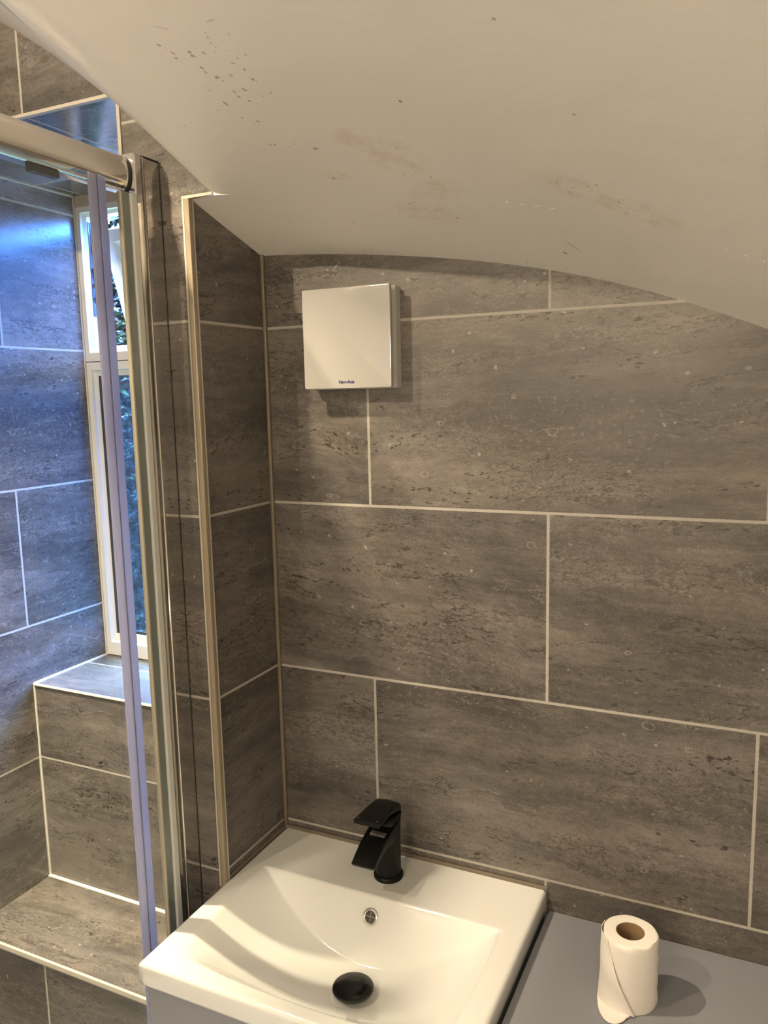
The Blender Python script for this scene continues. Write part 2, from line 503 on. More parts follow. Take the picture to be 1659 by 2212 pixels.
def ceiling_mat():
    g = G('old_plaster_paint')
    geo = g.node('ShaderNodeNewGeometry')
    sep = g.node('ShaderNodeSeparateXYZ'); g.l.new(geo.outputs['Position'], sep.inputs[0])
    x, y = sep.outputs[0], sep.outputs[1]
    P = g.vec(x, y, 0.0)
    wx = g.math('ADD', x, g.math('MULTIPLY', g.math('SUBTRACT', g.noise(P, 60, 2), .5), .012))
    wy = g.math('ADD', y, g.math('MULTIPLY', g.math('SUBTRACT', g.noise(P, 60, 2, .6, .4), .5), .012))
    Q = g.vec(wx, wy, 0.0)
    base = g.mix(g.noise(P, 3, 3), (.76, .735, .70), (.80, .775, .735))
    def blob(cx, cy, rx, ry, ang=0):
        dx = g.math('SUBTRACT', x, cx); dy = g.math('SUBTRACT', y, cy)
        c_, s_ = math.cos(ang), math.sin(ang)
        a = g.math('DIVIDE', g.math('ADD', g.math('MULTIPLY', dx, c_), g.math('MULTIPLY', dy, s_)), rx)
        b = g.math('DIVIDE', g.math('SUBTRACT', g.math('MULTIPLY', dy, c_), g.math('MULTIPLY', dx, s_)), ry)
        r2 = g.math('ADD', g.math('MULTIPLY', a, a), g.math('MULTIPLY', b, b))
        return g.math('SUBTRACT', 1.0, g.step(r2, .25, 1.3))
    def union(lst):
        r = lst[0]
        for q in lst[1:]: r = g.math('MAXIMUM', r, q)
        return r
    # pinkish-ochre damp staining
    st = union([blob(*b) for b in STAINS])
    stn = g.math('MULTIPLY', st, g.step(g.noise(Q, 38, 5, .65), .36, .74))
    base = g.mix(g.math('MULTIPLY', stn, .36), base, (.56, .40, .27))
    # mould spots, larger ones
    mk = union([blob(*b) for b in MOULD])
    vo = g.node('ShaderNodeTexVoronoi'); vo.inputs['Scale'].default_value = 112
    g.l.new(Q, vo.inputs['Vector'])
    cs = g.node('ShaderNodeSeparateColor'); g.l.new(vo.outputs['Color'], cs.inputs[0])
    rad = g.math('ADD', .10, g.math('MULTIPLY', cs.outputs[0], .20))
    sp = g.math('MULTIPLY', g.step(g.math('SUBTRACT', rad, vo.outputs['Distance']), -.03, .06), g.math('GREATER_THAN', cs.outputs[1], g.math('SUBTRACT', 1.0, g.math('MULTIPLY', mk, 1.0))))
    base = g.mix(g.math('MULTIPLY', sp, .62), base, (.235, .20, .15))
    # fine peppering
    fk = union([blob(*b) for b in PEPPER])
    vo2 = g.node('ShaderNodeTexVoronoi'); vo2.inputs['Scale'].default_value = 170
    g.l.new(Q, vo2.inputs['Vector'])
    cs2 = g.node('ShaderNodeSeparateColor'); g.l.new(vo2.outputs['Color'], cs2.inputs[0])
    sp2 = g.math('MULTIPLY', g.step(g.math('SUBTRACT', g.math('MULTIPLY', cs2.outputs[0], .30), vo2.outputs['Distance']), -.04, .08), g.math('GREATER_THAN', cs2.outputs[1], g.math('SUBTRACT', 1.0, g.math('MULTIPLY', fk, .5))))
    base = g.mix(g.math('MULTIPLY', sp2, .55), base, (.33, .27, .19))
    # single marks
    for (mx, my, rx, ry, an, st_) in MARKS:
        base = g.mix(g.math('MULTIPLY', blob(mx, my, rx, ry, an), st_), base, (.16, .13, .10))
    hgt = g.math('ADD', g.noise(P, 9, 3), g.math('MULTIPLY', g.noise(P, 120, 3), .12))
    g.bsdf(Base_Color=base, Roughness=.55, Specular_IOR_Level=.3, Normal=g.bump(hgt, .35, .006))
    return g.m
# where the damp shows, as patches on the plaster (x, y, radius along, radius across, angle)
STAINS = [(.375, -.275, .045, .040, .3), (.36, -.145, .05, .03, 0), (.62, -.235, .10, .028, .35), (.27, -.231, .022, .012, 0), (.40, -.20, .05, .025, -.5), (.34, -.31, .03, .02, 0)]
MOULD = [(.235, -.395, .050, .040, 0), (.205, -.345, .030, .018, 0), (.250, -.293, .040, .012, 0), (.272, -.232, .022, .010, 0), (.20, -.44, .035, .012, 0)]
PEPPER = [(.375, -.265, .055, .045, .2), (.36, -.14, .055, .03, .2), (.19, -.11, .06, .02, 0), (.60, -.24, .08, .03, .3), (.272, -.231, .03, .02, 0), (.115, -.33, .03, .018, 0), (.30, -.015, .28, .012, 0), (.25, -.45, .05, .03, 0)]
MARKS = [(.430, -.379, .0022, .0022, 0, .8), (.548, -.092, .016, .0016, 1.05, .4), (.532, -.066, .004, .003, .9, .7), (.613, -.392, .002, .002, 0, .45),
         (.402, -.133, .002, .002, 0, .6), (.271, -.483, .008, .0014, -.3, .3), (.200, -.471, .012, .0016, .1, .2), (.571, -.506, .002, .002, 0, .55), (.346, -.164, .002, .002, 0, .4)]
bm = bmesh.new()
def grid(xs, ys, front):
    V = [[bm.verts.new((x, y, zceil(x, y, front))) for x in xs] for y in ys]
    for a, b in zip(V, V[1:]):
        for i in range(len(xs) - 1):
            bm.faces.new((a[i], b[i], b[i+1], a[i+1]))
    return V
def lin(a, b, n): return [a + (b - a) * i / n for i in range(n + 1)]
grid(lin(0.0, XR, 90), lin(0.0, YF, 16), False)
grid(sorted(set(lin(XL, .0, 50) + lin(0.0, .1, 20)[1:] + lin(.1, XR, 80)[1:])), [YF - (YF - YN) * (i / 90) ** 1.5 for i in range(91)], True)
xs_c = [.0455] + lin(.05, .1, 10) + lin(.1, XR, 80)[1:]
va = [bm.verts.new((x, YF, zceil(x, YF, False))) for x in xs_c]
vb = [bm.verts.new((x, YF, zceil(x, YF, True))) for x in xs_c]
for k in range(len(xs_c) - 1): bm.faces.new((va[k], va[k + 1], vb[k + 1], vb[k]))
ceil = struct('ceiling', bm, ceiling_mat())
for p in ceil.data.polygons: p.use_smooth = True

# ---- trims and silicone
n_trim = [0]
def trim(x0, x1, y0, y1, z0, z1, mat, bev=0, label=None):
    n_trim[0] += 1
    o = struct('trim_%d' % n_trim[0], bbox(x0, x1, y0, y1, z0, z1, bev, 2), mat)
    return o
# corner bead on the partition: bronze channel between two pale lips
trim(-.0065, .0035, YF - .0035, YF + .0055, .84, 1.944, TRIM_BRONZE, .0018)
trim(-.0095, -.0065, YF - .003, YF + .001, .84, 1.944, WHITE_TRIM)
trim(-.001, .003, YF + .0055, YF + .009, .84, 1.944, WHITE_TRIM)
trim(-.0095, .046, YF - .003, YF + .010, 1.9435, 1.9475, WHITE_TRIM)
trim(0.0, .0065, -.0065, 0.0, .855, 1.889, CAULK_BROWN, .002)
# header / recess edges
trim(XL, XB, YF - .0025, YF + .004, SOF - .002, SOF + .003, WHITE_TRIM)
trim(XB - .003, XB + .003, YF - .0025, YF + .003, .58, SOF + .003, WHITE_TRIM)
# ledge and bench edges
trim(XL, XB, .0075, .0125, 1.0335, 1.038, CAULK, .001)
trim(XL, XB, .003, .011, .579, .583, CAULK, .001)
trim(XL, XL + .003, .0085, .011, .579, 1.036, CAULK)
trim(XL, XL + .004, .011, YW, 1.036, 1.0395, CAULK)
trim(XL, XB, -.2045, -.199, .571, .5815, WHITE_TRIM, .001)
trim(XL, XL + .002, YF, YW, SOF - .003, SOF, CAULK)
trim(XL, XL + .0025, YW - .003, YW, 1.04, SOF, CAULK)

# ------------------------------------------------------------------ window
win = empty('window_1', (-.39, .27, 1.04)); win['kind'] = 'structure'
def local(bm, o):
    bmesh.ops.translate(bm, verts=bm.verts[:], vec=(-o.location.x, -o.location.y, -o.location.z))
    return bm
WX0, WX1 = XL + .004, -.135
def prof_frame(x0, x1, z0, z1, wl, wr_, wb2, wt, y0, y1):
    """mitred frame with a sloped bead towards the pane"""
    bm = bmesh.new()
    rings = [(0, 0, 0, 0, y1), (0, 0, 0, 0, y0), (.6, .6, .6, .6, y0), (.68, .68, .68, .68, y0 + .005), (1, 1, 1, 1, y0 + .012), (1, 1, 1, 1, y1)]
    VV = []
    for a, b, c, d, y in rings:
        VV.append([bm.verts.new(p) for p in ((x0 + wl * a, y, z0 + wb2 * c), (x1 - wr_ * b, y, z0 + wb2 * c), (x1 - wr_ * b, y, z1 - wt * d), (x0 + wl * a, y, z1 - wt * d))])
    VV.append(VV[0])
    for a, b in zip(VV, VV[1:]):
        for i in range(4):
            j = (i + 1) % 4
            bm.faces.new((a[i], a[j], b[j], b[i]))
    return finish(bm)
f_ = obj('lower_frame', local(prof_frame(WX0, WX1, 1.038, 1.742,   .022, .022, .052, .033, YW, .258), win), UPVC, win)
f2 = obj('upper_frame', local(prof_frame(WX0, WX1, 1.740, 2.085, .020, .020, .036, .020, YW, .266), win), UPVC, win)
gk = bmesh.new()
box(gk, WX0 + .0212, WX0 + .0355, .2428, .260, 1.090, 1.709)
box(gk, WX0 + .037, WX1 - .026, .252, .260, 1.0895, 1.096)
obj('gasket', local(gk, win), RUBBER, win)
obj('pane', local(bbox(WX0 + .022, WX1 - .022, .2605, .2645, 1.089, 1.711), win), OBSCURE, win)
# open top-hung sash
sash = empty('sash'); sash.parent = win
sash.location = (0, 0.004, 1.0)
sash.rotation_euler = (math.radians(17), 0, 0)
sx0, sx1 = -.2285, .2255
f3 = prof_frame(sx0, sx1, -.30, 0, .042, .042, .042, .045, 0, .045)
obj('sash_frame', f3, UPVC, sash)
obj('pane', bbox(sx0 + .04, sx1 - .04, .02, .024, -.262, -.042), SASH_GLASS, sash)
# friction stay hanging down the left jamb
st = bmesh.new()
def tube(bm, pts, r, seg=10, cap=True):
    pts = [Vector(p) for p in pts]
    rings = []
    for i, p in enumerate(pts):
        t = (pts[min(i + 1, len(pts) - 1)] - pts[max(i - 1, 0)]).normalized()
        up = Vector((0, 0, 1)) if abs(t.z) < .9 else Vector((0, 1, 0))
        a = t.cross(up).normalized(); b = t.cross(a).normalized()
        rr = r[i] if isinstance(r, (list, tuple)) else r
        rings.append([p + a * math.cos(q) * rr + b * math.sin(q) * rr for q in [2 * math.pi * k / seg for k in range(seg)]])
    loft(bm, rings, cap)
xs_ = WX0 + .0255
box(st, xs_ - .0062, xs_ - .0035, .2435, .264, 1.845, 2.055)
tube(st, [(xs_ + .001, .252, 2.055), (xs_ + .001, .256, 1.99), (xs_ + .004, .272, 1.93), (xs_ + .006, .280, 1.885)], .0028)
tube(st, [(xs_ + .001, .250, 1.95), (xs_ + .003, .262, 1.915), (xs_ + .001, .254, 1.875)], .0024)
for z_ in (2.0, 1.95, 1.915, 1.885):
    tube(st, [(xs_ - .004, .254, z_), (xs_ + .006, .256, z_)], .0052)
obj('friction_stay', local(finish(st), win), METAL_DARK, win)

# ------------------------------------------------------------------ garden beyond the window
def leaf_mat():
    g = G('dark_leaves')
    oi = g.node('ShaderNodeNewGeometry')
    c = g.ramp(oi.outputs['Random Per Island'], [(0, (.0012, .003, .0015)), (.6, (.004, .010, .004)), (1, (.016, .034, .012))])
    g.bsdf(Base_Color=c, Roughness=.4, Specular_IOR_Level=.15)
    return g.m
LEAF = leaf_mat()
def shrub(name, c, rad, n, label, size=.035):
    root = empty(name, (c[0], c[1], 0))
    tag(root, label, 'shrub', 'shrubs outside the window')
    bm = bmesh.new()
    for i in range(n):
        th = random.uniform(0, 2 * math.pi); ph = math.acos(random.uniform(-1, 1))
        rr = random.uniform(.35, 1)
        p = Vector((rad[0] * rr * math.sin(ph) * math.cos(th), rad[1] * rr * math.sin(ph) * math.sin(th), c[2] + rad[2] * rr * math.cos(ph)))
        L = size * random.uniform(.6, 1.3); W_ = L * .45
        m3 = Matrix.Rotation(random.uniform(0, 6.28), 3, 'Z') @ Matrix.Rotation(random.uniform(-1.2, 1.2), 3, 'X') @ Matrix.Rotation(random.uniform(-.8, .8), 3, 'Y')
        pts = [(0, 0, 0), (L * .45, W_ * .5, .12 * L), (L, 0, -.05 * L), (L * .45, -W_ * .5, .12 * L), (L * .5, 0, 0)]
        vs = [bm.verts.new(p + m3 @ Vector(q)) for q in pts]
        for f in ((0, 4, 1), (1, 4, 2), (2, 4, 3), (3, 4, 0)):
            bm.faces.new([vs[k] for k in f])
    obj('foliage', bm, LEAF, root)
    sb = bmesh.new()
    tube(sb, [(0, 0, 0), (.02, .01, c[2] * .5), (-.01, 0, c[2] + rad[2] * .3)], [.03, .024, .01])
    for k in range(7):
        a = k * .9
        tube(sb, [(0, 0, c[2] * .55 + .08 * k), (.45 * rad[0] * math.cos(a), .45 * rad[1] * math.sin(a), c[2] * .7 + .12 * k)], [.012, .005])
    obj('stem', finish(sb), simple('bark', (.05, .035, .025), .8), root)
shrub('garden_shrub', (-1.62, 1.50, 1.40), (.72, .45, 1.3), 15000, 'tall dark glossy-leaved shrub growing close outside the window', .062)
o = struct('floor_garden', bbox(-4, 3, .5, 5, -.3, -.2), simple('dark_lawn', (.03, .05, .02), .9))

# ------------------------------------------------------------------ shower screen
scr = empty('shower_screen', (-.05, -.20, .10))
tag(scr, 'clear glass shower screen with chrome wall channel and rounded chrome top rail', 'shower screen')
XS = -.05
def sp_(name, x0, x1, y0, y1, z0, z1, mat, bev=0, parent=scr):
    return obj(name, local(bbox(x0, x1, y0, y1, z0, z1, bev, 3), scr), mat, parent)
# wall channel, screwed to the tiled wall
sp_('wall_channel', -.078, XS, YF - .039, YF, .10, 2.0, CHROME_MIRROR, .0008)
pst = bmesh.new()
box(pst, -.078, XS + .0015, YF - .0555, YF - .040, .10, 2.0025)
bmesh.ops.bevel(pst, geom=pst.edges[:], offset=.0022, segments=3, affect='EDGES')
po_ = obj('fixed_post', local(pst, scr), CHROME, scr); shade_auto(po_)
sp_('channel_cap', -.078, XS + .0005, YF - .039, YF - .001, 2.0005, 2.0025, RUBBER, .0005)
sp_('shadow_gap', -.060, XS + .0008, YF - .0016, YF - .0002, .10, 2.0, RUBBER)  # dark strip put in for the shadow line at the wall
rib = bmesh.new()
tube(rib, [(XS + .0015, YF - .0385, .10), (XS + .0015, YF - .0385, 2.0)], .0022, 12)
obj('channel_rib', local(finish(rib), scr), SATIN, scr, True)
# upright seal and glass edge of the door beside the channel
sp_('hinge_seal', -.062, XS + .0045, YF - .069, YF - .056, .12, 1.944, simple('grey_white_seal', (.60, .62, .60), .35), .002)
sp_('glass_edge_strip', -.058, XS + .001, YF - .083, YF - .069, .12, 1.944, GLASS_EDGE, .001)
sp_('edge_bead', -.056, XS + .0015, YF - .0872, YF - .083, .12, 1.944, simple('bead_cream', (.42, .38, .31), .3), .0015)
YE = -1.75
sp_('glass_pane', -.057, -.051, YE, YF - .0885, .14, 1.955, GLASS)
# translucent door seal, lilac tint put into its colour for the sky light behind
sl_ = bmesh.new()
box(sl_, -.0505, -.0465, -.3370, -.3220, .13, 1.955)
bmesh.ops.bevel(sl_, geom=sl_.edges[:], offset=.0012, segments=2, affect='EDGES')
seal = obj('door_seal', local(sl_, scr), SEAL, scr)
s2 = bmesh.new(); box(s2, -.0505, -.0462, -.3205, -.3055, .13, 1.955)
bmesh.ops.bevel(s2, geom=s2.edges[:], offset=.0012, segments=2, affect='EDGES')
obj('seal_lip', local(s2, scr), SEAL_LIP, seal)
s3 = bmesh.new(); box(s3, -.0505, -.0475, -.3230, -.3200, .13, 1.955)
obj('seal_core', local(s3, scr), SEAL_DK, seal)
# rail: D-section, flat at the back, rounded to the room
prof = []
for k in range(0, 25):
    a = -math.pi / 2 + math.pi * k / 24
    prof.append((-.0705 + .014 * max(math.cos(a), 0) ** .85, 1.9745 + .0245 * math.sin(a)))
prof += [(-.084, 1.999), (-.088, 1.995), (-.088, 1.954), (-.084, 1.950)]
rb = bmesh.new()
loft(rb, [[(x, y, z) for x, z in prof] for y in (YF - .0600, -.6, -1.1, YE)])
rail = obj('top_rail', local(finish(rb), scr), SATIN, scr); shade_auto(rail, 30)
pe = [(-.068 + (x + .068) * .9, 1.9745 + (z - 1.9745) * .94) for x, z in prof]
eg = bmesh.new()
loft(eg, [[(x, y, z) for x, z in pe] for y in (YF - .0555, YF - .0600)])
obj('rail_end_gasket', local(finish(eg), scr), RUBBER, scr)
rk = bmesh.new()
box(rk, -.078, -.066, -.412, -.368, 1.9415, 1.9498)
obj('roller_bracket', local(rk, scr), RUBBER, scr)
sp_('bottom_rail', -.075, -.035, YE, YF - .05, .10, .14, SATIN, .004)
sp_('far_post', -.08, -.04, YE - .03, YE, .10, 2.0, CHROME, .003)
tray = struct('floor_shower_tray', bbox(XL, -.03, YE - .05, -.2, 0, .10, .004), simple('tray_white', (.7, .7, .68), .3))

# ------------------------------------------------------------------ extractor fan
fan = empty('extractor_fan', (.179, 0, 1.66))
tag(fan, 'square white gloss extractor fan mounted high on the tiled back wall', 'extractor fan')
shell = bmesh.new()
def rrect(x0, x1, z0, z1, r, y, n=6):
    out = []
    for cx_, cz_, a0 in ((x1 - r, z1 - r, 0), (x0 + r, z1 - r, 90), (x0 + r, z0 + r, 180), (x1 - r, z0 + r, 270)):
        for k in range(n + 1):
            a = math.radians(a0 + 90 * k / n)
            out.append((cx_ + r * math.cos(a), y, cz_ + r * math.sin(a)))
    return out
loft(shell, [rrect(.100, .2565, 1.6605, 1.8195, .005, 0), rrect(.100, .2565, 1.6605, 1.8195, .005, -.017),
             rrect(.1045, .2520, 1.665, 1.815, .004, -.0215), rrect(.1075, .2490, 1.668, 1.812, .004, -.0275)])
o = obj('housing', local(finish(shell), fan), PLASTIC_SIDE, fan); shade_auto(o, 30)
g3 = bmesh.new()
loft(g3, [rrect(.118, .240, 1.68, 1.80, .004, -.027), rrect(.118, .240, 1.68, 1.80, .004, -.034)])
obj('intake_core', local(finish(g3), fan), PLASTIC_SIDE, fan)
pl = bmesh.new()
X0, X1, Z0, Z1 = .1005, .2575, 1.6615, 1.8195
loft(pl, [rrect(X0 + .001, X1 - .001, Z0 + .001, Z1 - .001, .003, -.033), rrect(X0, X1, Z0, Z1, .0035, -.0345),
          rrect(X0, X1, Z0, Z1, .0035, -.0395), rrect(X0 + .0006, X1 - .0006, Z0 + .0006, Z1 - .0006, .003, -.0407), rrect(X0 + .0016, X1 - .0016, Z0 + .0016, Z1 - .0016, .002, -.041)])
o = obj('front_cover', local(finish(pl), fan), PLASTIC, fan); shade_auto(o, 40)
def text_mesh(name, body, size, mat, loc, rot, parent, shear=0.0, bold=0.0, extr=.0001):
    cu = bpy.data.curves.new(name, 'FONT')
    cu.body = body; cu.size = size; cu.align_x = 'CENTER'; cu.extrude = extr; cu.offset = bold; cu.shear = shear
    t = bpy.data.objects.new(name + '_tmp', cu); COL.objects.link(t)
    bpy.context.view_layer.update()
    me = bpy.data.meshes.new_from_object(t.evaluated_get(bpy.context.evaluated_depsgraph_get()))
    bpy.data.objects.remove(t)
    me.materials.clear(); me.materials.append(mat)
    o = bpy.data.objects.new(name, me); COL.objects.link(o)
    me.transform(Matrix.Translation(Vector(loc) - Vector(parent.location)) @ rot)
    o.parent = parent
    return o
text_mesh('maker_lettering', 'Vent-Axia', .0072, BLUE_INK, (.1775, -.0412, 1.6695), Matrix.Rotation(math.radians(90), 4, 'X'), fan, .25, .00016)

# ------------------------------------------------------------------ basin
BX0, BX1, BD, BZ = .001, .497, -.400, .850
bas = empty('wash_basin', (.249, -.2, .812))
tag(bas, 'white ceramic wash basin with a curved bowl on the grey vanity unit', 'basin')
def smin(a, b, k):
    h = max(k - abs(a - b), 0) / k
    return min(a, b) - h * h * k * .25
def basin_z(x, y):
    X = (x - .2485) / .2145
    z = BZ
    dep = 0.0
    if abs(X) < 1.0:
        A = .098 * max(0, 1 - abs(X) ** 2.2)
        fr = .365 + .012 * (1 - X * X)
        yy = -y
        if yy > .235: gq = 1 - ((yy - .235) / (fr - .235)) ** 2.3
        else: gq = 1 - ((.235 - yy) / .16) ** 2 * .75
        fl = A * max(0, gq)
        bk = 1.7 * max(0, (yy - .124))
        dep = max(0, smin(fl, bk, .0035))
    # soften the lip
    dep = dep - .003 * (1 - math.exp(-dep / .003)) if dep > 0 else 0
    return z - dep
def basin_mesh():
    bm = bmesh.new()
    nx, ny = 190, 160
    r = .007
    xs = [BX0 + r + (BX1 - BX0 - 2 * r) * i / nx for i in range(nx + 1)]
    ys = [-.002 - (-.002 - (BD + r)) * j / ny for j in range(ny + 1)]
    V = [[bm.verts.new((x, y, basin_z(x, y))) for x in xs] for y in ys]
    for a, b in zip(V, V[1:]):
        for i in range(nx):
            bm.faces.new((a[i], b[i], b[i + 1], a[i + 1]))
    # outer boundary loop: rounded rim then straight skirt
    loop = [(v, 0, 1) for v in V[0]][:-1] + [(V[j][nx], 1, 0) for j in range(ny)] + [(V[ny][i], 0, -1) for i in range(nx, 0, -1)] + [(V[j][0], -1, 0) for j in range(ny, 0, -1)]
    pts = [l[0].co.copy() for l in loop]
    cx_, cy_ = (BX0 + BX1) / 2, BD / 2
    def outd(p):
        dx = 0; dy = 0
        if p.x < xs[0] + 1e-6: dx = -1
        if p.x > xs[-1] - 1e-6: dx = 1
        if p.y < ys[-1] + 1e-6: dy = -1
        if p.y > ys[0] - 1e-6: dy = 0
        l = math.hypot(dx, dy) or 1
        return dx / l, dy / l
    prev = [l[0] for l in loop]
    for k in range(1, 9):
        a = math.pi / 2 * k / 8
        cur = []
        for p in pts:
            ox, oy = outd(p)
            s = 1.25 if (ox and oy) else 1
            cur.append(bm.verts.new((p.x + ox * r * s * math.sin(a), p.y + oy * r * s * math.sin(a), BZ - r + r * math.cos(a))))
        for i in range(len(pts)):
            j = (i + 1) % len(pts)
            bm.faces.new((prev[i], prev[j], cur[j], cur[i]))
        prev = cur
    for dz, ins in ((.029, .0), (.035, .0015), (.0375, .005), (.038, .02)):
        cur = []
        for i, p in enumerate(pts):
            ox, oy = outd(p)
            q = prev[i].co
            base = (p.x + ox * r * (1.25 if ox and oy else 1), p.y + oy * r * (1.25 if ox and oy else 1))
            cur.append(bm.verts.new((base[0] - ox * ins, base[1] - oy * ins, BZ - dz)))
        for i in range(len(pts)):
            j = (i + 1) % len(pts)
            bm.faces.new((prev[i], prev[j], cur[j], cur[i]))
        prev = cur
    return finish(bm)
o = obj('basin_bowl', local(basin_mesh(), bas), CERAMIC, bas, True)
def lathe(bm, prof_, c, seg=48, axis='Z'):
    rings = []
    for r_, h_ in prof_:
        ring = []
        for k in range(seg):
            a = 2 * math.pi * k / seg
            if axis == 'Z': ring.append((c[0] + r_ * math.cos(a), c[1] + r_ * math.sin(a), c[2] + h_))
            else: ring.append((c[0] + r_ * math.cos(a), c[1] - h_, c[2] + r_ * math.sin(a)))
        rings.append(ring)
    loft(bm, rings, cap=False)
    return bm
# overflow ring on the back slope of the bowl
ov = empty('overflow'); ov.parent = bas
ovz = .8235
ovy = -.124 - (BZ - ovz + .003) / 1.7
ov.location = Vector((.2475, ovy, ovz)) - Vector(bas.location)
nrm = Vector((0, -1.7, 1)).normalized()
ov.rotation_euler = nrm.to_track_quat('Z', 'Y').to_euler()
b_ = bmesh.new(); lathe(b_, [(.0086, -.002), (.0084, .001), (.0092, .0030), (.0112, .0036), (.0130, .0026), (.0134, -.002)], (0, 0, 0))
obj('overflow_ring', finish(b_), CHROME, ov, True)
b_ = bmesh.new(); lathe(b_, [(.0001, .0004), (.0088, .0004)], (0, 0, 0))
obj('overflow_hole_shade', b_, DARK_IN, ov)  # flat dark disc painted for the shade inside the overflow
b_ = bmesh.new(); box(b_, -.0085, .0085, -.0007, .0007, .0005, .0014); box(b_, -.0007, .0007, -.0085, .0085, .0005, .0014)
obj('overflow_bars', b_, CHROME, ov)
# click-clack waste in the bottom of the bowl
wst = empty('waste_plug'); wst.parent = bas
wst.location = Vector((.262, -.234, basin_z(.262, -.234))) - Vector(bas.location)
wst['label'] = 'round black pop-up plug'
b_ = bmesh.new(); lathe(b_, [(.0345, -.001), (.0345, .0006), (.030, .0022), (.021, .0015), (.020, .0008)], (0, 0, 0))
obj('waste_flange', finish(b_), CERAMIC, wst, True)
b_ = bmesh.new(); lathe(b_, [(.008, -.001), (.008, .006), (.0262, .0075), (.0305, .0095), (.0316, .012), (.0305, .0142), (.027, .0156), (.015, .0172), (.0002, .0177)], (0, 0, .004), 64)
o = obj('plug_cap', finish(b_), BLACK_GLOSS, wst, True); shade_auto(o, 40)

# ------------------------------------------------------------------ tap
TX, TY = .2445, -.066
tap = empty('basin_tap', (TX, TY, BZ))
tag(tap, 'matt black waterfall mixer tap standing on the back ledge of the basin', 'tap')
b_ = bmesh.new(); lathe(b_, [(.0002, 0), (.0245, 0), (.0250, .0015), (.0250, .0055), (.0236, .0075), (.0205, .0085), (.0002, .0085)], (0, 0, 0), 56)
o = obj('base_ring', finish(b_), BLACK, tap); shade_auto(o, 40)
# body: column whose front sweeps out into the spout (side profile lofted across the width)
def rounded(w, pts):
    pass
def col_section(z, yb, yf, hw, n=28):
    """super-ellipse cross-section between yb (back) and yf (front)"""
    out = []
    cy_ = (yb + yf) / 2; hy = abs(yf - yb) / 2
    for k in range(n):
        a = 2 * math.pi * k / n
        ca, sa = math.cos(a), math.sin(a)
        out.append((hw * math.copysign(abs(ca) ** .8, ca), cy_ + hy * math.copysign(abs(sa) ** .85, sa), z))
    return out
b_ = bmesh.new()
loft(b_, [col_section(.007, .0205, -.0205, .0205), col_section(.025, .0205, -.021, .0205), col_section(.050, .0208, -.023, .0207),
          col_section(.072, .0208, -.0235, .0208), col_section(.090, .0207, -.019, .0208), col_section(.104, .0205, -.008, .0207), col_section(.112, .0200, .003, .0204)])
o = obj('body', finish(b_), BLACK, tap); shade_auto(o, 50)
# spout: open trough, a thick curved plate with raised sides arching forward and down
b_ = bmesh.new()
path = []
for k in range(17):
    t = k / 16
    y_ = .004 - .096 * t
    z_ = .097 - .004 * t - .024 * t ** 2.2
    path.append((y_, z_))
rings = []
for i, (y_, z_) in enumerate(path):
    t = i / 16
    a = path[min(i + 1, 16)]; c = path[max(i - 1, 0)]
    d_ = Vector((a[0] - c[0], a[1] - c[1])).normalized(); nn = Vector((d_.y, -d_.x))
    if nn.y > 0: nn = -nn          # points down
    th = .030 * (1 - t) ** 1.3 + .0050
    wd = .0208 - .0004 * t
    sd = .0055 * (1 - t * .9)      # side lip height
    def pt(x, off): return (x, y_ + nn.x * off, z_ + nn.y * off)
    rings.append([pt(-wd, -sd), pt(-wd + .0022, -sd), pt(-wd + .0042, 0), pt(wd - .0042, 0), pt(wd - .0022, -sd), pt(wd, -sd), pt(wd, th * .7), pt(wd * .8, th), pt(-wd * .8, th), pt(-wd, th * .7)])
loft(b_, rings)
o = obj('spout', finish(b_), BLACK, tap); shade_auto(o, 45)
b_ = bbox(-.0135, .0135, -.0400, -.0300, .0905, .0955, .0015)
obj('water_slot', b_, simple('slot_reflection_grey', (.10, .095, .085), .25), tap)  # lighter grey painted in for the reflection at the trough opening
# lever: wedge cap, domed at the back and tapering to a thin wide tip
b_ = bmesh.new()
rings = []
for k in range(15):
    t = k / 14
    y_ = .0210 - .098 * t
    ztop = .1295 + .0040 * math.sin(min(1, t * 2.2) * math.pi / 2) - .0030 * (1 - min(1, t * 5)) ** 2 * 4 + .004 * t
    if t < .10: ztop -= .012 * (1 - t / .10) ** 2
    zbot = .112 + (.1295 - .112) * min(1, max(0, t) / .55) ** .8
    zbot = min(zbot, ztop - .0032)
    wd = .0208 * (min(1, .62 + t * 3.2)) + .0012 * t
    if t < .12: wd = .0208 * math.sqrt(max(.08, 1 - (1 - t / .12) ** 2))
    crown = .0022 * (1 - t)
    rings.append([(-wd, y_, zbot), (-wd, y_, ztop - .0018), (-wd * .9, y_, ztop), (0, y_, ztop + crown), (wd * .9, y_, ztop), (wd, y_, ztop - .0018), (wd, y_, zbot), (0, y_, zbot)])
loft(b_, rings)
o = obj('lever', finish(b_), BLACK, tap); shade_auto(o, 40)
for sx in (-1, 1):
    b_ = bmesh.new(); lathe(b_, [(.0001, .0008), (.0011, .0006), (.0014, 0)], (sx * .0165, -.0715, .1372), 16)
    obj('indicator_dot', finish(b_), simple('dot_grey', (.12, .12, .13), .3), o)

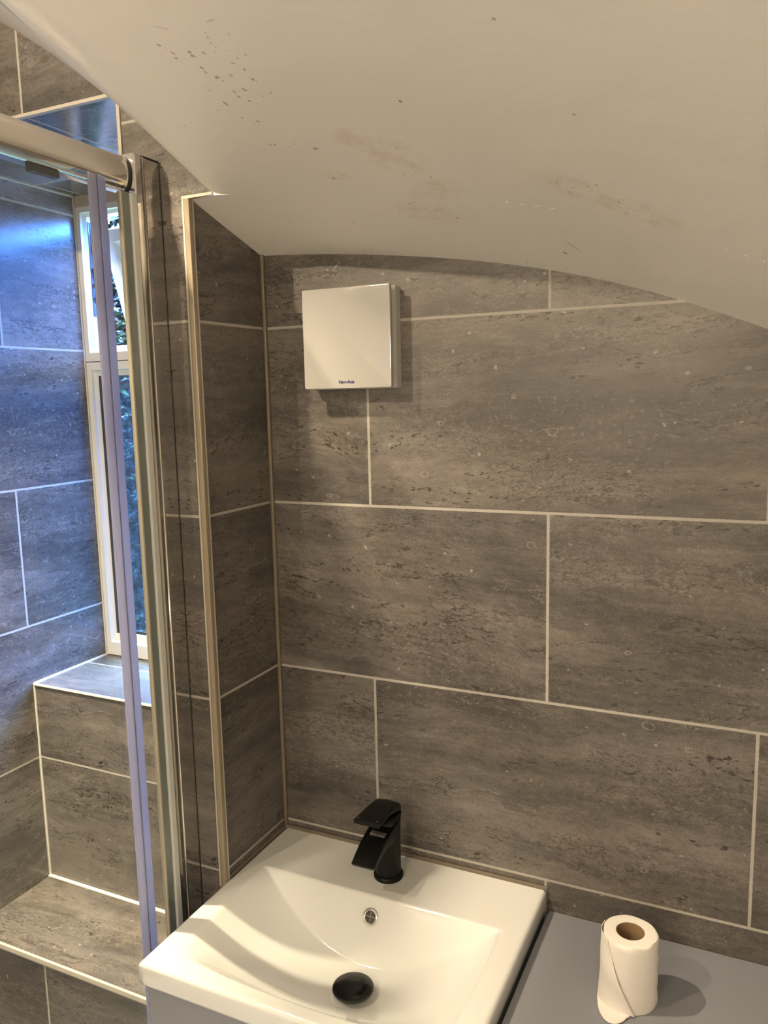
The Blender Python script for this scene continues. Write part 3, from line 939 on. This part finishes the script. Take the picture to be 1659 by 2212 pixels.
# ------------------------------------------------------------------ vanity and boxed-in worktop
van = empty('vanity_unit', (.249, -.19, 0))
tag(van, 'grey vanity cabinet under the white basin', 'cabinet')
def vp(name, x0, x1, y0, y1, z0, z1, bev=.001, mat=GREY_PAINT, parent=van):
    return obj(name, local(bbox(x0, x1, y0, y1, z0, z1, bev, 2), van), mat, parent)
vp('side_panel', .006, .024, -.370, -.004, .02, .811)
vp('side_panel', .476, .494, -.370, -.004, .02, .811)
vp('back_panel', .024, .476, -.012, -.004, .02, .60)
vp('base_panel', .024, .476, -.370, -.012, .02, .038)
dr = vp('door', .006, .494, -.389, -.371, .03, .811, .0015)
ctr = empty('boxed_unit', (.83, -.15, 0))
tag(ctr, 'grey boxed-in unit with a flat painted top beside the basin', 'cabinet')
obj('worktop', local(bbox(.5005, 1.25, -.335, -.001, .797, .8155, .0012, 2), ctr), GREY_PAINT, ctr)
obj('front_panel', local(bbox(.502, 1.248, -.322, -.304, 0, .797, .001, 2), ctr), GREY_PAINT, ctr)
obj('side_panel', local(bbox(1.23, 1.248, -.304, -.002, 0, .797, .001, 2), ctr), GREY_PAINT, ctr)
trim(.0, .4995, -.0035, -.0002, BZ - .001, BZ + .006, CAULK_BROWN, .001)
trim(.0001, .0025, YF, -.002, BZ - .001, BZ + .005, CAULK_BROWN)

# ------------------------------------------------------------------ toilet roll
RX, RY, RZ, RR, RH = .6475, -.142, .8155, .0365, .098
roll = empty('toilet_roll', (RX, RY, RZ))
tag(roll, 'part-used white toilet roll standing upright on the grey worktop, loose sheet hanging', 'toilet roll')
b_ = bmesh.new()
SEG = 96
def rw(a, h):
    # a slightly slack outer wrap, bulging near the foot and the lip
    return RR + .0006 * math.sin(3 * a + 1) + .0007 * math.sin(7 * a + 20 * h) * (1 if .02 < h < .98 else .5) + .0012 * math.exp(-((h - .08) / .10) ** 2) * (1 + math.sin(a * 2 - .6)) * .7
prof_ = []
rings = []
for r_, h_ in [(.0192, .0), (None, .0), (None, .02), (None, .06), (None, .12), (None, .2), (None, .35), (None, .5), (None, .65), (None, .8), (None, .92), (None, .975), (-.0012, 1.0), (-.0035, 1.006), (.0192, 1.004)]:
    ring = []
    for k in range(SEG):
        a = 2 * math.pi * k / SEG
        if r_ is None: rr = rw(a, h_)
        elif r_ < 0: rr = rw(a, h_) + r_
        else: rr = r_
        ring.append((rr * math.cos(a), rr * math.sin(a), h_ * RH))
    rings.append(ring)
rings.append([(.0192 * math.cos(2 * math.pi * k / SEG), .0192 * math.sin(2 * math.pi * k / SEG), 0) for k in range(SEG)])
loft(b_, rings, cap=False)
o = obj('paper_body', finish(b_), PAPER, roll); shade_auto(o, 50)
b_ = bmesh.new()
lathe(b_, [(.0190, .0005), (.0190, RH + .0002), (.0181, RH), (.0181, .0005)], (0, 0, 0), 48)
o = obj('cardboard_core', finish(b_), CARDBOARD, roll); shade_auto(o, 40)
# loose last sheet: leaves the wrap on the camera side along a slanting line and flares out at the left foot
b_ = bmesh.new()
NU, NV = 26, 30
V = []
for j in range(NV + 1):
    h = j / NV                       # 0 foot .. 1 top
    row = []
    for i in range(NU + 1):
        s = i / NU                   # 0 = attached left/back, 1 = free edge
        a0 = math.radians(-200)
        a1 = math.radians(-132 + 62 * (1 - h) ** 1.1 * (1 if h > .3 else 1))
        a = a0 + (a1 - a0) * s
        lift = .0011 + .0042 * s ** 2 * (1 - h) + .0035 * (1 - h) ** 2.0 * math.exp(-((math.degrees(a) + 150) / 40) ** 2)
        lift += .0012 * math.sin(9 * h + 4 * s) * s
        rr = RR + .0004 + lift
        z = RH * (h * .985) + .0006
        if j == 0: z = .0012 + .002 * abs(math.sin(5 * s * 3.14))
        row.append(b_.verts.new((rr * math.cos(a), rr * math.sin(a), z)))
    V.append(row)
for a, b in zip(V, V[1:]):
    for i in range(NU): b_.faces.new((a[i], a[i + 1], b[i + 1], b[i]))
# corner of the sheet trailing on the worktop
V2 = []
base = V[0]
for j in range(1, 7):
    t = j / 6
    row = []
    for i in range(6, 25):
        c = base[i].co
        s = (i - 6) / 18
        k = math.sin(math.pi * min(1, s * 1.05)) ** .6 if 0 < s < .98 else 0
        row.append(b_.verts.new((c.x + .002 * t * k, c.y - .030 * t * k * (.55 + .45 * s) - .0006 * t, max(.0012, c.z * (1 - t) + .0008 + .0012 * math.sin(6 * s + 3 * t) * t))))
    V2.append(row)
pr_ = [base[i] for i in range(6, 25)]
for row in V2:
    for i in range(len(row) - 1): b_.faces.new((pr_[i], row[i], row[i + 1], pr_[i + 1]))
    pr_ = row
o = obj('loose_sheet', finish(b_), PAPER, roll, True)
md = o.modifiers.new('thickness', 'SOLIDIFY'); md.thickness = .0005; md.offset = 1

# ------------------------------------------------------------------ ceiling downlights (over the shower, plus an added fill behind the camera)
EMIT = G('lamp_face'); e_ = EMIT.node('ShaderNodeEmission'); e_.inputs[0].default_value = (*WARM, 1); e_.inputs[1].default_value = 22
EMIT.l.new(e_.outputs[0], EMIT.out.inputs[0])
def downlight(x, y, power, label, rad=.013, spot=150, blend=.7, aim=(0, 0, -1)):
    z = zceil(x, y, True) - .004
    r_ = empty('ceiling_downlight', (x, y, z))
    tag(r_, label, 'downlight', 'recessed ceiling downlights')
    b = bmesh.new(); lathe(b, [(.026, .004), (.026, -.002), (.030, -.006), (.043, -.006), (.045, .0), (.045, .004)], (0, 0, 0), 40)
    obj('bezel', finish(b), CHROME, r_, True)
    b = bmesh.new(); lathe(b, [(.0001, -.001), (.026, -.001)], (0, 0, 0), 32)
    obj('lamp_face', b, EMIT.m, r_)
    l = lamp('downlight_lamp', (0, 0, -.010), power, rad, spot, aim, blend)
    l.parent = r_
    return r_
downlight(-.13, -.50, 74, 'recessed downlight in the ceiling just inside the shower screen', spot=118, blend=.7)
downlight(-.44, -.42, 390, 'recessed downlight in the ceiling right above the tiled shower bench', spot=60, blend=1.0)
downlight(-.35, -1.35, 70, 'recessed downlight in the ceiling at the far end of the shower', spot=140, blend=.5, aim=(0, .5, -.85))
# opal globe added out of view behind the camera to brighten the ceiling
GX, GZ = .30, 1.80
r_ = empty('fill_globe', (GX, YN, GZ))
tag(r_, 'added opal globe fill light, unseen on the wall behind the camera', 'fill light')
b = bmesh.new(); lathe(b, [(.0001, 0), (.06, 0), (.06, .018), (.03, .03), (.03, .06), (.0001, .06)], (0, 0, 0), 40, 'Y')
for v in b.verts: v.co.y = -v.co.y
obj('base', finish(b), SATIN, r_, True)
b = bmesh.new(); bmesh.ops.create_uvsphere(b, u_segments=32, v_segments=20, radius=.07, matrix=Matrix.Translation((0, .125, 0)))
gl_ = G('fill_globe_glow')
a1 = gl_.node('ShaderNodeEmission'); a1.inputs[0].default_value = (*WARM, 1); a1.inputs[1].default_value = 44 / (math.pi * 4 * math.pi * .07 ** 2)
gl_.l.new(a1.outputs[0], gl_.out.inputs[0])
obj('globe', b, gl_.m, r_, True)

downlight(.95, -1.55, 38, 'added fill downlight, unseen in the ceiling behind the camera, over the open floor', spot=120, blend=.8)  # added fill lamp, out of view, for light bounced up from the floor
